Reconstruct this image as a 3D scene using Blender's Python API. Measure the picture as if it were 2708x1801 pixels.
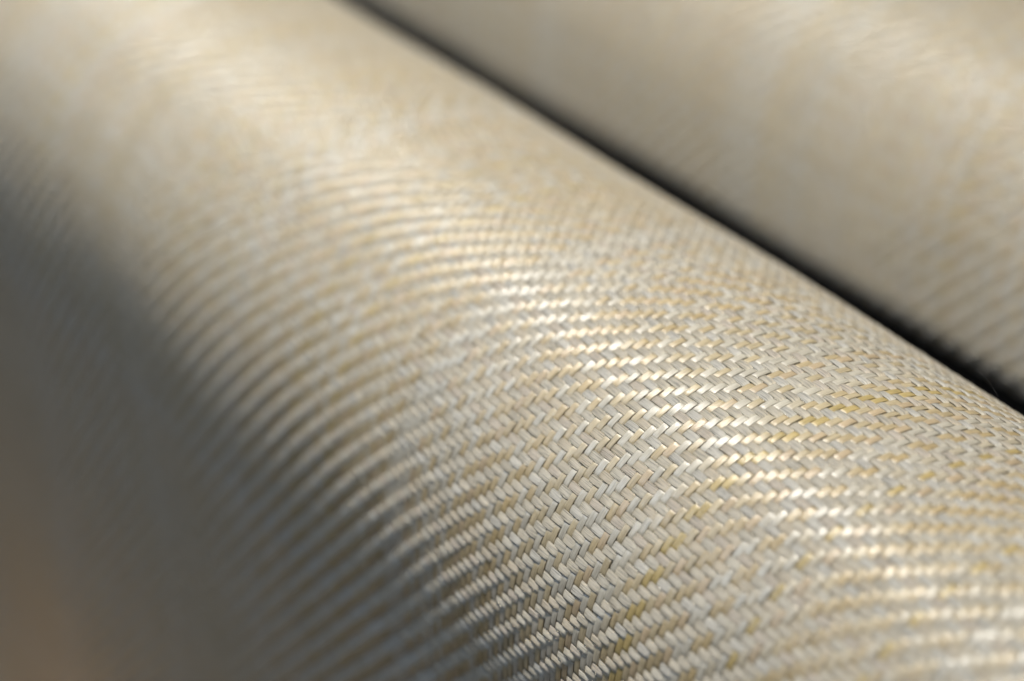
import bpy, math
import numpy as np
from mathutils import Matrix, Vector

for o in list(bpy.data.objects):
    bpy.data.objects.remove(o)
sc = bpy.context.scene
col = sc.collection
rng = np.random.default_rng(11)

# ------------------------------------------------------------------ frame of the place
# world X runs along the rolls (towards the camera end), Z is up,
# Y points from the near roll to the far one; the near roll's centre line is y = 0, z = Z0
R = 0.05                                     # radius of curvature at the top of the near roll, metres
Z0 = 4.75 * R                                # centre line above the floor
A_C = np.array([0.54168547, -0.40498090, 0.73659169])     # roll direction in camera axes
N0_C = np.array([-0.57421774, 0.46168053, 0.67611026])
N1_C = np.array([-0.61388178, -0.78920312, 0.01753841])
CAM_D = 7.716569776 * R
UPV = np.array([2.75, -2.5]); UPV /= np.linalg.norm(UPV)   # world up in the (n0, n1) plane
SIDE = np.array([UPV[1], -UPV[0]])                         # world Y in the (n0, n1) plane
UP_C = UPV[0] * N0_C + UPV[1] * N1_C
Y_C = SIDE[0] * N0_C + SIDE[1] * N1_C
W2C = np.stack([A_C, Y_C, UP_C], 1)          # columns: world axes in camera axes
CAM = np.array([0.0, CAM_D * SIDE[0], CAM_D * UPV[0] + Z0])
F_PX = 81.5956 / 36 * 2708

# ------------------------------------------------------------------ camera
cam = bpy.data.cameras.new("camera")
cam.lens = 81.5956
cam.sensor_width = 36
cam.clip_start = 0.01
cam.clip_end = 50
cam.dof.use_dof = True
cam.dof.focus_distance = 9.25 * R
cam.dof.aperture_fstop = 5.6
cam.dof.aperture_blades = 0
cam_o = bpy.data.objects.new("camera", cam)
col.objects.link(cam_o)
m = Matrix(W2C.T.tolist()).to_4x4()
m.translation = Vector(CAM)
cam_o.matrix_world = m
sc.camera = cam_o

# ------------------------------------------------------------------ light
world = bpy.data.worlds.new("World")
sc.world = world
world.use_nodes = True
bg = world.node_tree.nodes["Background"]
bg.inputs[0].default_value = (1.0, 0.96, 0.80, 1)
bg.inputs[1].default_value = 0.058


def area_lamp(name, loc, target, size, power, color):
    l = bpy.data.lights.new(name, 'AREA')
    l.shape = 'RECTANGLE'
    l.size, l.size_y = size
    l.energy = power
    l.color = color
    o = bpy.data.objects.new(name, l)
    col.objects.link(o)
    o.location = loc
    d = Vector(target) - Vector(loc)
    o.rotation_euler = d.to_track_quat('-Z', 'Y').to_euler()
    if size[0] > 4 * size[1]:            # a tube: long side along the rolls
        o.rotation_euler = (math.atan2(d.y, -d.z), 0, 0)
    return o


area_lamp("ceiling_lamp", (-0.55, -0.026, Z0 + 0.50), (-0.55, -0.01, Z0), (0.70, 0.04), 5.5, (1.0, 0.95, 0.87))
area_lamp("window_lamp", (-0.95, -0.66, Z0 + 0.66), (-0.28, 0.0, Z0), (0.6, 0.5), 4.6, (0.58, 0.75, 1.0))
area_lamp("corner_warm_fill", (-0.60, -0.14, 0.012), (-0.625, -0.06, 0.018), (0.03, 0.03), 0.019, (1.0, 0.53, 0.10))  # fill added out of view to warm the low end of the hanging sheet

sc.view_settings.view_transform = 'Standard'
sc.view_settings.look = 'None'
sc.view_settings.exposure = 0.13
sc.view_settings.gamma = 1.0
sc.cycles.use_denoising = True


# ------------------------------------------------------------------ materials
def new_mat(name):
    mt = bpy.data.materials.new(name)
    mt.use_nodes = True
    nt = mt.node_tree
    nt.nodes.clear()
    out = nt.nodes.new('ShaderNodeOutputMaterial')
    b = nt.nodes.new('ShaderNodeBsdfPrincipled')
    nt.links.new(b.outputs[0], out.inputs[0])
    return mt, nt, b


def math_node(nt, op, a, b=None, c=None):
    n = nt.nodes.new('ShaderNodeMath')
    n.operation = op
    for k, v in enumerate((a, b, c)):
        if v is None:
            continue
        if isinstance(v, (int, float)):
            n.inputs[k].default_value = v
        else:
            nt.links.new(v, n.inputs[k])
    return n.outputs[0]


def yarn_material(name, rough, streak, fibres, spread, hair, ior):
    """A tow of round glass filaments: the shading normal turns across each filament."""
    mt, nt, b = new_mat(name)
    L = nt.links.new
    uv = nt.nodes.new('ShaderNodeUVMap'); uv.uv_map = 'fibre'
    info = nt.nodes.new('ShaderNodeObjectInfo')
    sep = nt.nodes.new('ShaderNodeSeparateXYZ'); L(uv.outputs[0], sep.inputs[0])
    off = math_node(nt, 'MULTIPLY', info.outputs['Random'], 91.0)
    # strands: long along the yarn, fine across it
    fx = math_node(nt, 'MULTIPLY_ADD', sep.outputs[0], 0.30, off)
    fy = math_node(nt, 'MULTIPLY', sep.outputs[1], 13.0)
    cv = nt.nodes.new('ShaderNodeCombineXYZ'); L(fx, cv.inputs[0]); L(fy, cv.inputs[1]); L(off, cv.inputs[2])
    n1 = nt.nodes.new('ShaderNodeTexNoise'); n1.inputs['Scale'].default_value = 1.0
    n1.inputs['Detail'].default_value = 3.0; n1.inputs['Roughness'].default_value = 0.6
    L(cv.outputs[0], n1.inputs['Vector'])
    # slow change from float to float
    gx = math_node(nt, 'MULTIPLY_ADD', sep.outputs[0], 0.42, off)
    cv2 = nt.nodes.new('ShaderNodeCombineXYZ'); L(gx, cv2.inputs[0]); L(off, cv2.inputs[1])
    n2 = nt.nodes.new('ShaderNodeTexNoise'); n2.inputs['Scale'].default_value = 1.0; n2.inputs['Detail'].default_value = 1.0
    L(cv2.outputs[0], n2.inputs['Vector'])
    mr = nt.nodes.new('ShaderNodeMapRange'); mr.interpolation_type = 'SMOOTHSTEP'
    mr.inputs[1].default_value = 0.30; mr.inputs[2].default_value = 0.52
    mr.inputs[3].default_value = 1.0 - streak; mr.inputs[4].default_value = 1.0
    L(n1.outputs[0], mr.inputs[0])
    s2 = math_node(nt, 'MULTIPLY_ADD', math_node(nt, 'SUBTRACT', n2.outputs[0], 0.5), 0.35, 1.0)
    f = math_node(nt, 'MULTIPLY', mr.outputs[0], s2)
    vm = nt.nodes.new('ShaderNodeVectorMath'); vm.operation = 'SCALE'
    L(info.outputs['Color'], vm.inputs[0]); L(f, vm.inputs['Scale'])
    L(vm.outputs[0], b.inputs['Base Color'])
    b.inputs['Roughness'].default_value = rough
    b.inputs['IOR'].default_value = ior
    b.inputs['Specular IOR Level'].default_value = 1.0
    # round filaments: normal = N cos + B sin, sin running from -k to k across each filament
    tg = nt.nodes.new('ShaderNodeTangent'); tg.direction_type = 'UV_MAP'; tg.uv_map = 'fibre'
    ge = nt.nodes.new('ShaderNodeNewGeometry')
    cr = nt.nodes.new('ShaderNodeVectorMath'); cr.operation = 'CROSS_PRODUCT'
    L(ge.outputs['Normal'], cr.inputs[0]); L(tg.outputs[0], cr.inputs[1])
    vv = math_node(nt, 'MULTIPLY_ADD', n1.outputs[0], 3.0, math_node(nt, 'MULTIPLY', sep.outputs[1], fibres))
    fr = math_node(nt, 'FRACT', vv)
    mt.cycles.use_bump_map_correction = False
    sn = math_node(nt, 'MULTIPLY_ADD', fr, 2 * spread, -spread)
    cs = math_node(nt, 'SQRT', math_node(nt, 'SUBTRACT', 1.0, math_node(nt, 'MULTIPLY', sn, sn)))
    a1 = nt.nodes.new('ShaderNodeVectorMath'); a1.operation = 'SCALE'
    L(ge.outputs['Normal'], a1.inputs[0]); L(cs, a1.inputs['Scale'])
    a2 = nt.nodes.new('ShaderNodeVectorMath'); a2.operation = 'SCALE'
    L(cr.outputs[0], a2.inputs[0]); L(sn, a2.inputs['Scale'])
    a3 = nt.nodes.new('ShaderNodeVectorMath'); a3.operation = 'ADD'
    L(a1.outputs[0], a3.inputs[0]); L(a2.outputs[0], a3.inputs[1])
    L(a3.outputs[0], b.inputs['Normal'])
    # light scattered round the filaments
    hb = nt.nodes.new('ShaderNodeBsdfHair'); hb.component = 'Reflection'
    hb.inputs['RoughnessU'].default_value = 0.9
    hb.inputs['RoughnessV'].default_value = 1.0
    L(vm.outputs[0], hb.inputs['Color'])
    L(tg.outputs[0], hb.inputs['Tangent'])
    mx = nt.nodes.new('ShaderNodeMixShader'); mx.inputs[0].default_value = hair
    out = [n for n in nt.nodes if n.type == 'OUTPUT_MATERIAL'][0]
    L(b.outputs[0], mx.inputs[1]); L(hb.outputs[0], mx.inputs[2]); L(mx.outputs[0], out.inputs[0])
    return mt


M_WARP = yarn_material("warp_glass_yarn", 0.33, 0.28, 22.0, 0.85, 0.12, 1.78)
M_WEFT = yarn_material("weft_glass_yarn", 0.32, 0.6, 18.0, 0.85, 0.80, 1.75)

M_INNER, nt, b = new_mat("shaded_inner_cloth")
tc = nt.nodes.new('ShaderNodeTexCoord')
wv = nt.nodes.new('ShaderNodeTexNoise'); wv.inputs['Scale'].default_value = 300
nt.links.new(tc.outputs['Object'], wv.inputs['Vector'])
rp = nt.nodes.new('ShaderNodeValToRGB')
rp.color_ramp.elements[0].color = (0.10, 0.075, 0.04, 1); rp.color_ramp.elements[1].color = (0.24, 0.19, 0.12, 1)  # darker than the yarns: shade of the weave's gaps put into the colour
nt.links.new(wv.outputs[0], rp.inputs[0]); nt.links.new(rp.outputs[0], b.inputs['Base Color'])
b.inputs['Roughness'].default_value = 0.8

M_TABLE, nt, b = new_mat("black_table_coating")
tc = nt.nodes.new('ShaderNodeTexCoord')
wv = nt.nodes.new('ShaderNodeTexNoise'); wv.inputs['Scale'].default_value = 60
nt.links.new(tc.outputs['Object'], wv.inputs['Vector'])
rp = nt.nodes.new('ShaderNodeValToRGB')
rp.color_ramp.elements[0].color = (0.006, 0.006, 0.006, 1); rp.color_ramp.elements[1].color = (0.014, 0.013, 0.012, 1)
nt.links.new(wv.outputs[0], rp.inputs[0]); nt.links.new(rp.outputs[0], b.inputs['Base Color'])
b.inputs['Roughness'].default_value = 0.7

M_FLOOR, nt, b = new_mat("brown_floor")
tc = nt.nodes.new('ShaderNodeTexCoord')
wv = nt.nodes.new('ShaderNodeTexNoise'); wv.inputs['Scale'].default_value = 25
nt.links.new(tc.outputs['Object'], wv.inputs['Vector'])
rp = nt.nodes.new('ShaderNodeValToRGB')
rp.color_ramp.elements[0].color = (0.11, 0.080, 0.045, 1); rp.color_ramp.elements[1].color = (0.17, 0.12, 0.07, 1)
nt.links.new(wv.outputs[0], rp.inputs[0]); nt.links.new(rp.outputs[0], b.inputs['Base Color'])
b.inputs['Roughness'].default_value = 0.6


# ------------------------------------------------------------------ mesh helpers
def mesh_grid(name, V, closed, uv=None):
    """V: (rows, cols, 3); quads between neighbouring rows, columns joined round when closed."""
    n, k, _ = V.shape
    me = bpy.data.meshes.new(name)
    kk = k if closed else k - 1
    r = np.arange(n - 1)[:, None] * k
    c = np.arange(kk)[None, :]
    c2 = (c + 1) % k
    q = np.stack([r + c, r + c2, r + k + c2, r + k + c], -1).reshape(-1, 4)
    nf = len(q)
    me.vertices.add(n * k)
    me.vertices.foreach_set('co', np.ascontiguousarray(V, dtype=np.float32).ravel())
    me.loops.add(nf * 4)
    me.loops.foreach_set('vertex_index', q.astype(np.int32).ravel())
    me.polygons.add(nf)
    me.polygons.foreach_set('loop_start', (np.arange(nf) * 4).astype(np.int32))
    me.polygons.foreach_set('use_smooth', np.ones(nf, dtype=bool))
    if uv is not None:
        ul = me.uv_layers.new(name='fibre')
        U = uv[0]            # (rows,)
        rows = np.repeat(np.arange(n - 1), kk)
        cols = np.tile(np.arange(kk), n - 1)
        W = np.concatenate([uv[1], [uv[1][-1] + 0.3]])
        u0, u1 = U[rows], U[rows + 1]
        a, b2 = W[cols], W[cols + 1]
        d = np.stack([u0, a, u0, b2, u1, b2, u1, a], -1).astype(np.float32)
        ul.data.foreach_set('uv', d.ravel())
    me.update()
    me.validate()
    return me


def add(name, me, mat, parent=None):
    o = bpy.data.objects.new(name, me)
    me.materials.append(mat)
    col.objects.link(o)
    o.parent = parent
    return o


def project(P):
    c = (P - CAM) @ W2C.T
    z = -c[..., 2]
    return 1354 + F_PX * c[..., 0] / z, 900.5 - F_PX * c[..., 1] / z, z


# ------------------------------------------------------------------ cross-sections of the rolls
class Profile:
    """A curve in the (y, z) plane, walked by arc length s (in units of R) from the top of the roll."""

    def __init__(self, kappa, y0):
        s = np.linspace(-5.0, 6.2, 2801)
        k = kappa(s)
        ds = s[1] - s[0]
        i0 = int(np.argmin(abs(s)))
        th = np.cumsum(k) * ds; th -= th[i0]
        X = np.cumsum(-np.sin(th)) * ds; X -= X[i0] - 1
        Y = np.cumsum(np.cos(th)) * ds; Y -= Y[i0]
        self.s = s
        self.y = (X * SIDE[0] + Y * SIDE[1]) * R + y0
        self.z = (X * UPV[0] + Y * UPV[1]) * R + Z0
        nx, ny = np.cos(th), np.sin(th)
        self.ny = nx * SIDE[0] + ny * SIDE[1]
        self.nz = nx * UPV[0] + ny * UPV[1]

    def at(self, s):
        f = lambda a: np.interp(s, self.s, a)
        n = np.stack([f(self.ny), f(self.nz)], -1)
        n /= np.linalg.norm(n, axis=-1, keepdims=True)
        return f(self.y), f(self.z), n[..., 0], n[..., 1]


def kappa_near(s):
    k = 1 + (0.1608 - 1) / (1 + np.exp(-(s - 0.75) / 0.08))
    k = k - 0.238 * np.clip((s - 1.6) / 0.6, 0, 1)
    return np.where(s < -0.3, 1 + (0.7054 - 1) * np.clip((-0.3 - s) / 0.3, 0, 1), k)


def kappa_far(s):
    k = 1 + (0.1608 - 1) / (1 + np.exp(-(s - 0.75) / 0.08))
    k = k + 3.6 / (1 + np.exp(-(s - 1.235) / 0.02)) / (1 + np.exp((s - 1.645) / 0.03))
    return np.where(s < -0.3, 1 + (0.7054 - 1) * np.clip((-0.3 - s) / 0.3, 0, 1), k)


PU, PV = 0.0378852, 0.0375093        # yarn pitch along and round the roll, in units of R
PITCH = PU * R
AMP_WARP = 0.105 * PITCH             # half the crimp of a yarn
AMP_WEFT = 0.150 * PITCH
RING_W = np.array([-0.505, -0.40, 0.0, 0.40, 0.505, 0.0]) * PITCH
RING_WARP = np.array([-0.025, 0.055, 0.080, 0.055, -0.025, -0.075]) * PITCH
RING_WEFT = np.array([-0.015, 0.090, 0.120, 0.090, -0.015, -0.095]) * PITCH
FLOAT_STEPS = np.array([0, .55, .8, .93, 1.07, 1.2, 1.45, 2, 2.55, 2.8, 2.93, 3.07, 3.2, 3.45])
COARSE_STEPS = np.array([0, .7, 1.0, 1.3, 2, 2.7, 3.0, 3.3])


def stations(a, b, phase, ks, near):
    """Points along a yarn, closer together where it dives under its neighbours and where it is in focus."""
    out = []
    for st, want in ((FLOAT_STEPS, True), (COARSE_STEPS, False)):
        k = np.arange(math.floor((a + phase) / 4) - 1, math.ceil((b + phase) / 4) + 2)
        x = (k[:, None] * 4 + st[None, :]).ravel() - phase
        x = x[(x >= a) & (x <= b)]
        out.append(x[(np.interp(x, ks, near.astype(float)) > 0.5) == want])
    return np.sort(np.concatenate(out))


RING_V = np.array([0.0, 0.2, 0.5, 0.8, 1.0, 1.4])


def crimp(x):
    c = np.cos(x * math.pi / 2)
    return 0.86 * np.tanh(3.8 * c) + 0.14 * c


def wander(x, scale, seed):
    r = np.random.default_rng(seed + 100000)
    k = np.arange(math.floor(x[0] / scale) - 1, math.ceil(x[-1] / scale) + 3)
    return np.interp(x / scale, k, r.standard_normal(len(k)))


WARP_TINTS = np.array([
    (0.51, 0.41, 0.245), (0.52, 0.435, 0.28), (0.54, 0.505, 0.42), (0.49, 0.38, 0.205),
    (0.52, 0.41, 0.265), (0.54, 0.48, 0.36), (0.51, 0.395, 0.17)])
WEFT_TINTS = np.array([
    (0.61, 0.555, 0.445), (0.62, 0.575, 0.475), (0.63, 0.60, 0.525), (0.60, 0.53, 0.41), (0.62, 0.55, 0.45)])


def tint(kind):
    t = WARP_TINTS if kind == 'warp' else WEFT_TINTS
    p = np.array([.20, .16, .24, .11, .10, .12, .07]) if kind == 'warp' else np.array([.3, .25, .15, .15, .15])
    c = t[rng.choice(len(t), p=p / p.sum())] * rng.uniform(0.95, 1.05)
    return (*c, 1.0)


def swell(x, s):
    """Slight unevenness of the wound cloth; x in metres, s in units of R."""
    return 0.006 * R * (np.sin(21 * x + 1.7 * s + 0.4) + 0.8 * np.sin(47 * x - 2.3 * s + 2.0) + 0.5 * np.sin(9 * x + 5.1 * s))


def visible_span(P, ok, mx, my):
    x, y, z = project(P)
    v = ok & (z > 0) & (x > -mx) & (x < 2708 + mx) & (y > -my) & (y < 1801 + my)
    idx = np.where(v)[0]
    return None if len(idx) < 3 else (idx[0], idx[-1])


def weave(root, prof, u_range, s_range, seg, y_lo, margin):
    """Cloth on a roll: warp yarns go round it, weft yarns lie along it, two over and two under."""
    mx, my = margin
    j0, j1 = math.ceil(s_range[0] / PV), math.floor(s_range[1] / PV)
    n_warp = n_weft = 0
    # warp yarns
    jj = np.arange(j0, j1 + 1).astype(float)
    py, pz, ny, nz = prof.at(jj * PV)
    for i in range(u_range[0], u_range[1] + 1):
        P = np.stack([np.full_like(jj, i * PITCH), py, pz], -1)
        sp = visible_span(P, np.ones(len(jj), bool), mx, my)
        if sp is None:
            continue
        a, b = jj[sp[0]], jj[sp[1]]
        g = seg(project(P[sp[0]:sp[1] + 1])[2])
        x = stations(a, b, i - 0.5, jj[sp[0]:sp[1] + 1], g)
        Y, Z, NY, NZ = prof.at(x * PV)
        h = -AMP_WARP * crimp(x + i - 0.5) + 0.014 * PITCH * wander(x, 2.0, i * 7 + 1) + swell(i * PITCH, x * PV)
        w = 0.975 - 0.025 * crimp(x + i - 0.5) + 0.03 * rng.standard_normal() + 0.025 * wander(x, 3.0, i * 7 + 2)
        tw = 0.045 * wander(x, 2.0, i * 7 + 3)
        lat = 0.045 * PITCH * wander(x, 9.0, i * 7 + 4) + 0.02 * PITCH * rng.standard_normal()
        rw = RING_W[None, :] * w[:, None]
        rh = RING_WARP[None, :]
        cw, ch = rw * np.cos(tw)[:, None] - rh * np.sin(tw)[:, None], rw * np.sin(tw)[:, None] + rh * np.cos(tw)[:, None]
        H = h[:, None] + ch
        V = np.stack([i * PITCH + lat[:, None] + cw, Y[:, None] + H * NY[:, None], Z[:, None] + H * NZ[:, None]], -1)
        o = add('warp_yarn', mesh_grid('warp_yarn', V, True, (x, RING_V)), M_WARP, root)
        o.color = tint('warp')
        n_warp += 1
    # weft yarns
    ii = np.arange(u_range[0], u_range[1] + 1).astype(float)
    for j in range(j0, j1 + 1):
        y0, z0, ny0, nz0 = [float(q) for q in prof.at(np.array(j * PV))]
        P = np.stack([ii * PITCH, np.full_like(ii, y0), np.full_like(ii, z0)], -1)
        sp = visible_span(P, np.ones(len(ii), bool), mx, my)
        if sp is None:
            continue
        a, b = ii[sp[0]], ii[sp[1]]
        zz = project(P[sp[0]:sp[1] + 1])[2]
        g = seg(zz)
        x = stations(a, b, j - 0.5, ii[sp[0]:sp[1] + 1], g)
        h = AMP_WEFT * crimp(x + j - 0.5) + 0.014 * PITCH * wander(x, 2.0, j * 7 + 5001) + swell(x * PITCH, j * PV)
        w = 0.975 + 0.025 * crimp(x + j - 0.5) + 0.03 * rng.standard_normal() + 0.03 * wander(x, 3.0, j * 7 + 5002)
        tw = 0.05 * wander(x, 2.0, j * 7 + 5003)
        lat = 0.045 * PITCH * wander(x, 9.0, j * 7 + 5004) + 0.02 * PITCH * rng.standard_normal()
        rw = RING_W[None, :] * np.array([1.06, .98, 1, .98, 1.06, 1])[None, :] * w[:, None] * (PV / PU)
        rh = RING_WEFT[None, :]
        cw = rw * np.cos(tw)[:, None] - rh * np.sin(tw)[:, None] + lat[:, None]
        H = h[:, None] + rw * np.sin(tw)[:, None] + rh * np.cos(tw)[:, None]
        ty, tz = -nz0, ny0                    # tangent round the roll
        # local bend of the roll under the width of the yarn is negligible
        V = np.stack([np.repeat(x[:, None] * PITCH, 6, 1), y0 + H * ny0 + cw * ty, z0 + H * nz0 + cw * tz], -1)
        o = add('weft_yarn', mesh_grid('weft_yarn', V, True, (x, RING_V)), M_WEFT, root)
        o.color = tint('weft')
        n_weft += 1
    


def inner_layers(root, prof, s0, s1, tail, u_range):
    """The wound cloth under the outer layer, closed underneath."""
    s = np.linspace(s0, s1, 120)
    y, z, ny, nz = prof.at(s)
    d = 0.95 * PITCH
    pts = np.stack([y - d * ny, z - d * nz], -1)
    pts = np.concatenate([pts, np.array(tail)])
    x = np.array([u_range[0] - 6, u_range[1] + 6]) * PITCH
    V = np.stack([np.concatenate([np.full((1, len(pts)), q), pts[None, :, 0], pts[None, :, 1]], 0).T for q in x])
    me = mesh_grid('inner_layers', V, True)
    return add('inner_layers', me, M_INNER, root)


def sheet_back(root, prof, s0, s1, u_range):  # unseen backing, added to stop light coming through the single-ply sheet
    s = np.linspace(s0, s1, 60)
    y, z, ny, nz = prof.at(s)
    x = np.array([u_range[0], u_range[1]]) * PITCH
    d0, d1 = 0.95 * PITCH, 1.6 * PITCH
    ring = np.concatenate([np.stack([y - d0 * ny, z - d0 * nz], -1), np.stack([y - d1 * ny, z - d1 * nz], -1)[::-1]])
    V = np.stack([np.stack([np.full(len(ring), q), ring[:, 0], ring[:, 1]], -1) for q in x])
    return add('light_block_sheet', mesh_grid('light_block_sheet', V, True), M_INNER, root)


def empty(name, loc):
    e = bpy.data.objects.new(name, None)
    col.objects.link(e)
    e.empty_display_size = 0.02
    return e


# ------------------------------------------------------------------ structure: floor and table
TABLE_Z = Z0 - 1.72 * R


def box(name, lo, hi, mat, bevel=0.0):
    import bmesh
    bm = bmesh.new()
    bmesh.ops.create_cube(bm, size=1)
    for v in bm.verts:
        v.co = [lo[k] + (v.co[k] + 0.5) * (hi[k] - lo[k]) for k in range(3)]
    if bevel:
        bmesh.ops.bevel(bm, geom=bm.edges[:], offset=bevel, segments=3, affect='EDGES', profile=0.5)
    me = bpy.data.meshes.new(name)
    bm.to_mesh(me); bm.free()
    return add(name, me, mat)


fl = box('floor', (-3, -3, -0.05), (3, 3, 0.0), M_FLOOR)
fl['kind'] = 'structure'
tb = box('table_top', (-1.3, -0.80 * R, TABLE_Z - 0.04), (0.1, 0.75, TABLE_Z), M_TABLE, 0.004)
tb['kind'] = 'structure'
YF = math.hypot(2.75, 2.5) * R
sb = box('table_ledge', (-1.3, YF - 0.45 * R, TABLE_Z - 0.01), (0.1, 0.74, Z0 - 0.80 * R), M_TABLE, 0.003)
sb['kind'] = 'structure'

# ------------------------------------------------------------------ the near roll
near = empty('fabric_roll', (0, 0, 0))
near['label'] = 'nearest roll of cream twill-woven glass cloth, sharp weave on top, shaded side hanging down'
near['category'] = 'fabric roll'
near['group'] = 'rolls of woven cloth lying side by side'
PN = Profile(kappa_near, 0.0)
FOCUS = 9.25 * R


def seg_near(z):
    return abs(z - FOCUS) < 0.055


weave(near, PN, (-372, -92), (-2.6, 5.62), seg_near, 0, (280, 220))
inner_layers(near, PN, -4.4, 1.2, [(-0.95 * R, Z0 - 1.1 * R), (-0.75 * R, Z0 - 1.5 * R), (-0.4 * R, TABLE_Z + 0.001), (0.6 * R, TABLE_Z + 0.001)], (-372, -92))
sheet_back(near, PN, 1.0, 5.62, (-400, -90))

# ------------------------------------------------------------------ the far roll
far = empty('fabric_roll', (0, 0, 0))
far['label'] = 'out-of-focus roll of cream woven cloth behind the black gap'
far['category'] = 'fabric roll'
far['group'] = 'rolls of woven cloth lying side by side'
YF = math.hypot(2.75, 2.5) * R
PF = Profile(kappa_far, YF)
weave(far, PF, (-430, -170), (-1.9, 1.8), lambda z: z < 0, 0, (240, 200))
inner_layers(far, PF, -4.0, 2.2, [(YF + 0.9 * R, Z0 - 0.80 * R)], (-430, -170))


# ------------------------------------------------------------------ loose filaments on the near roll
def unproject(px, py, depth):
    c = np.array([(px - 1354) / F_PX * depth, -(py - 900.5) / F_PX * depth, -depth])
    return c @ W2C + CAM


def filament(path, r, parent):
    t = np.linspace(0, 1, 24)
    k = np.linspace(0, 1, len(path))
    P = np.stack([np.interp(t, k, np.array(path)[:, q]) for q in range(3)], -1)
    for _ in range(6):
        P[1:-1] = (P[:-2] + 2 * P[1:-1] + P[2:]) / 4
    a = np.arange(5) / 5 * 2 * math.pi
    V = P[:, None, :] + r * (np.cos(a)[None, :, None] * np.array([0.45, 0.6, 0.66]) + np.sin(a)[None, :, None] * np.array([-0.6, 0.75, -0.3]))
    o = add('stray_filament', mesh_grid('stray_filament', V, True, (t * 20, np.linspace(0, 1, 5))), M_WARP, parent)
    o.color = (0.25, 0.25, 0.25, 1)
    return o


D0 = 9.2 * R
filament([unproject(*p) for p in [(2655, 1085, D0), (2641, 1052, D0), (2622, 1018, D0 * 1.001), (2604, 995, D0 * 1.002), (2578, 974, D0 * 1.004)]], 0.000009, near)
filament([unproject(*p) for p in [(2545, 1018, D0), (2560, 1011, D0), (2575, 1007, D0)]], 0.000010, near)
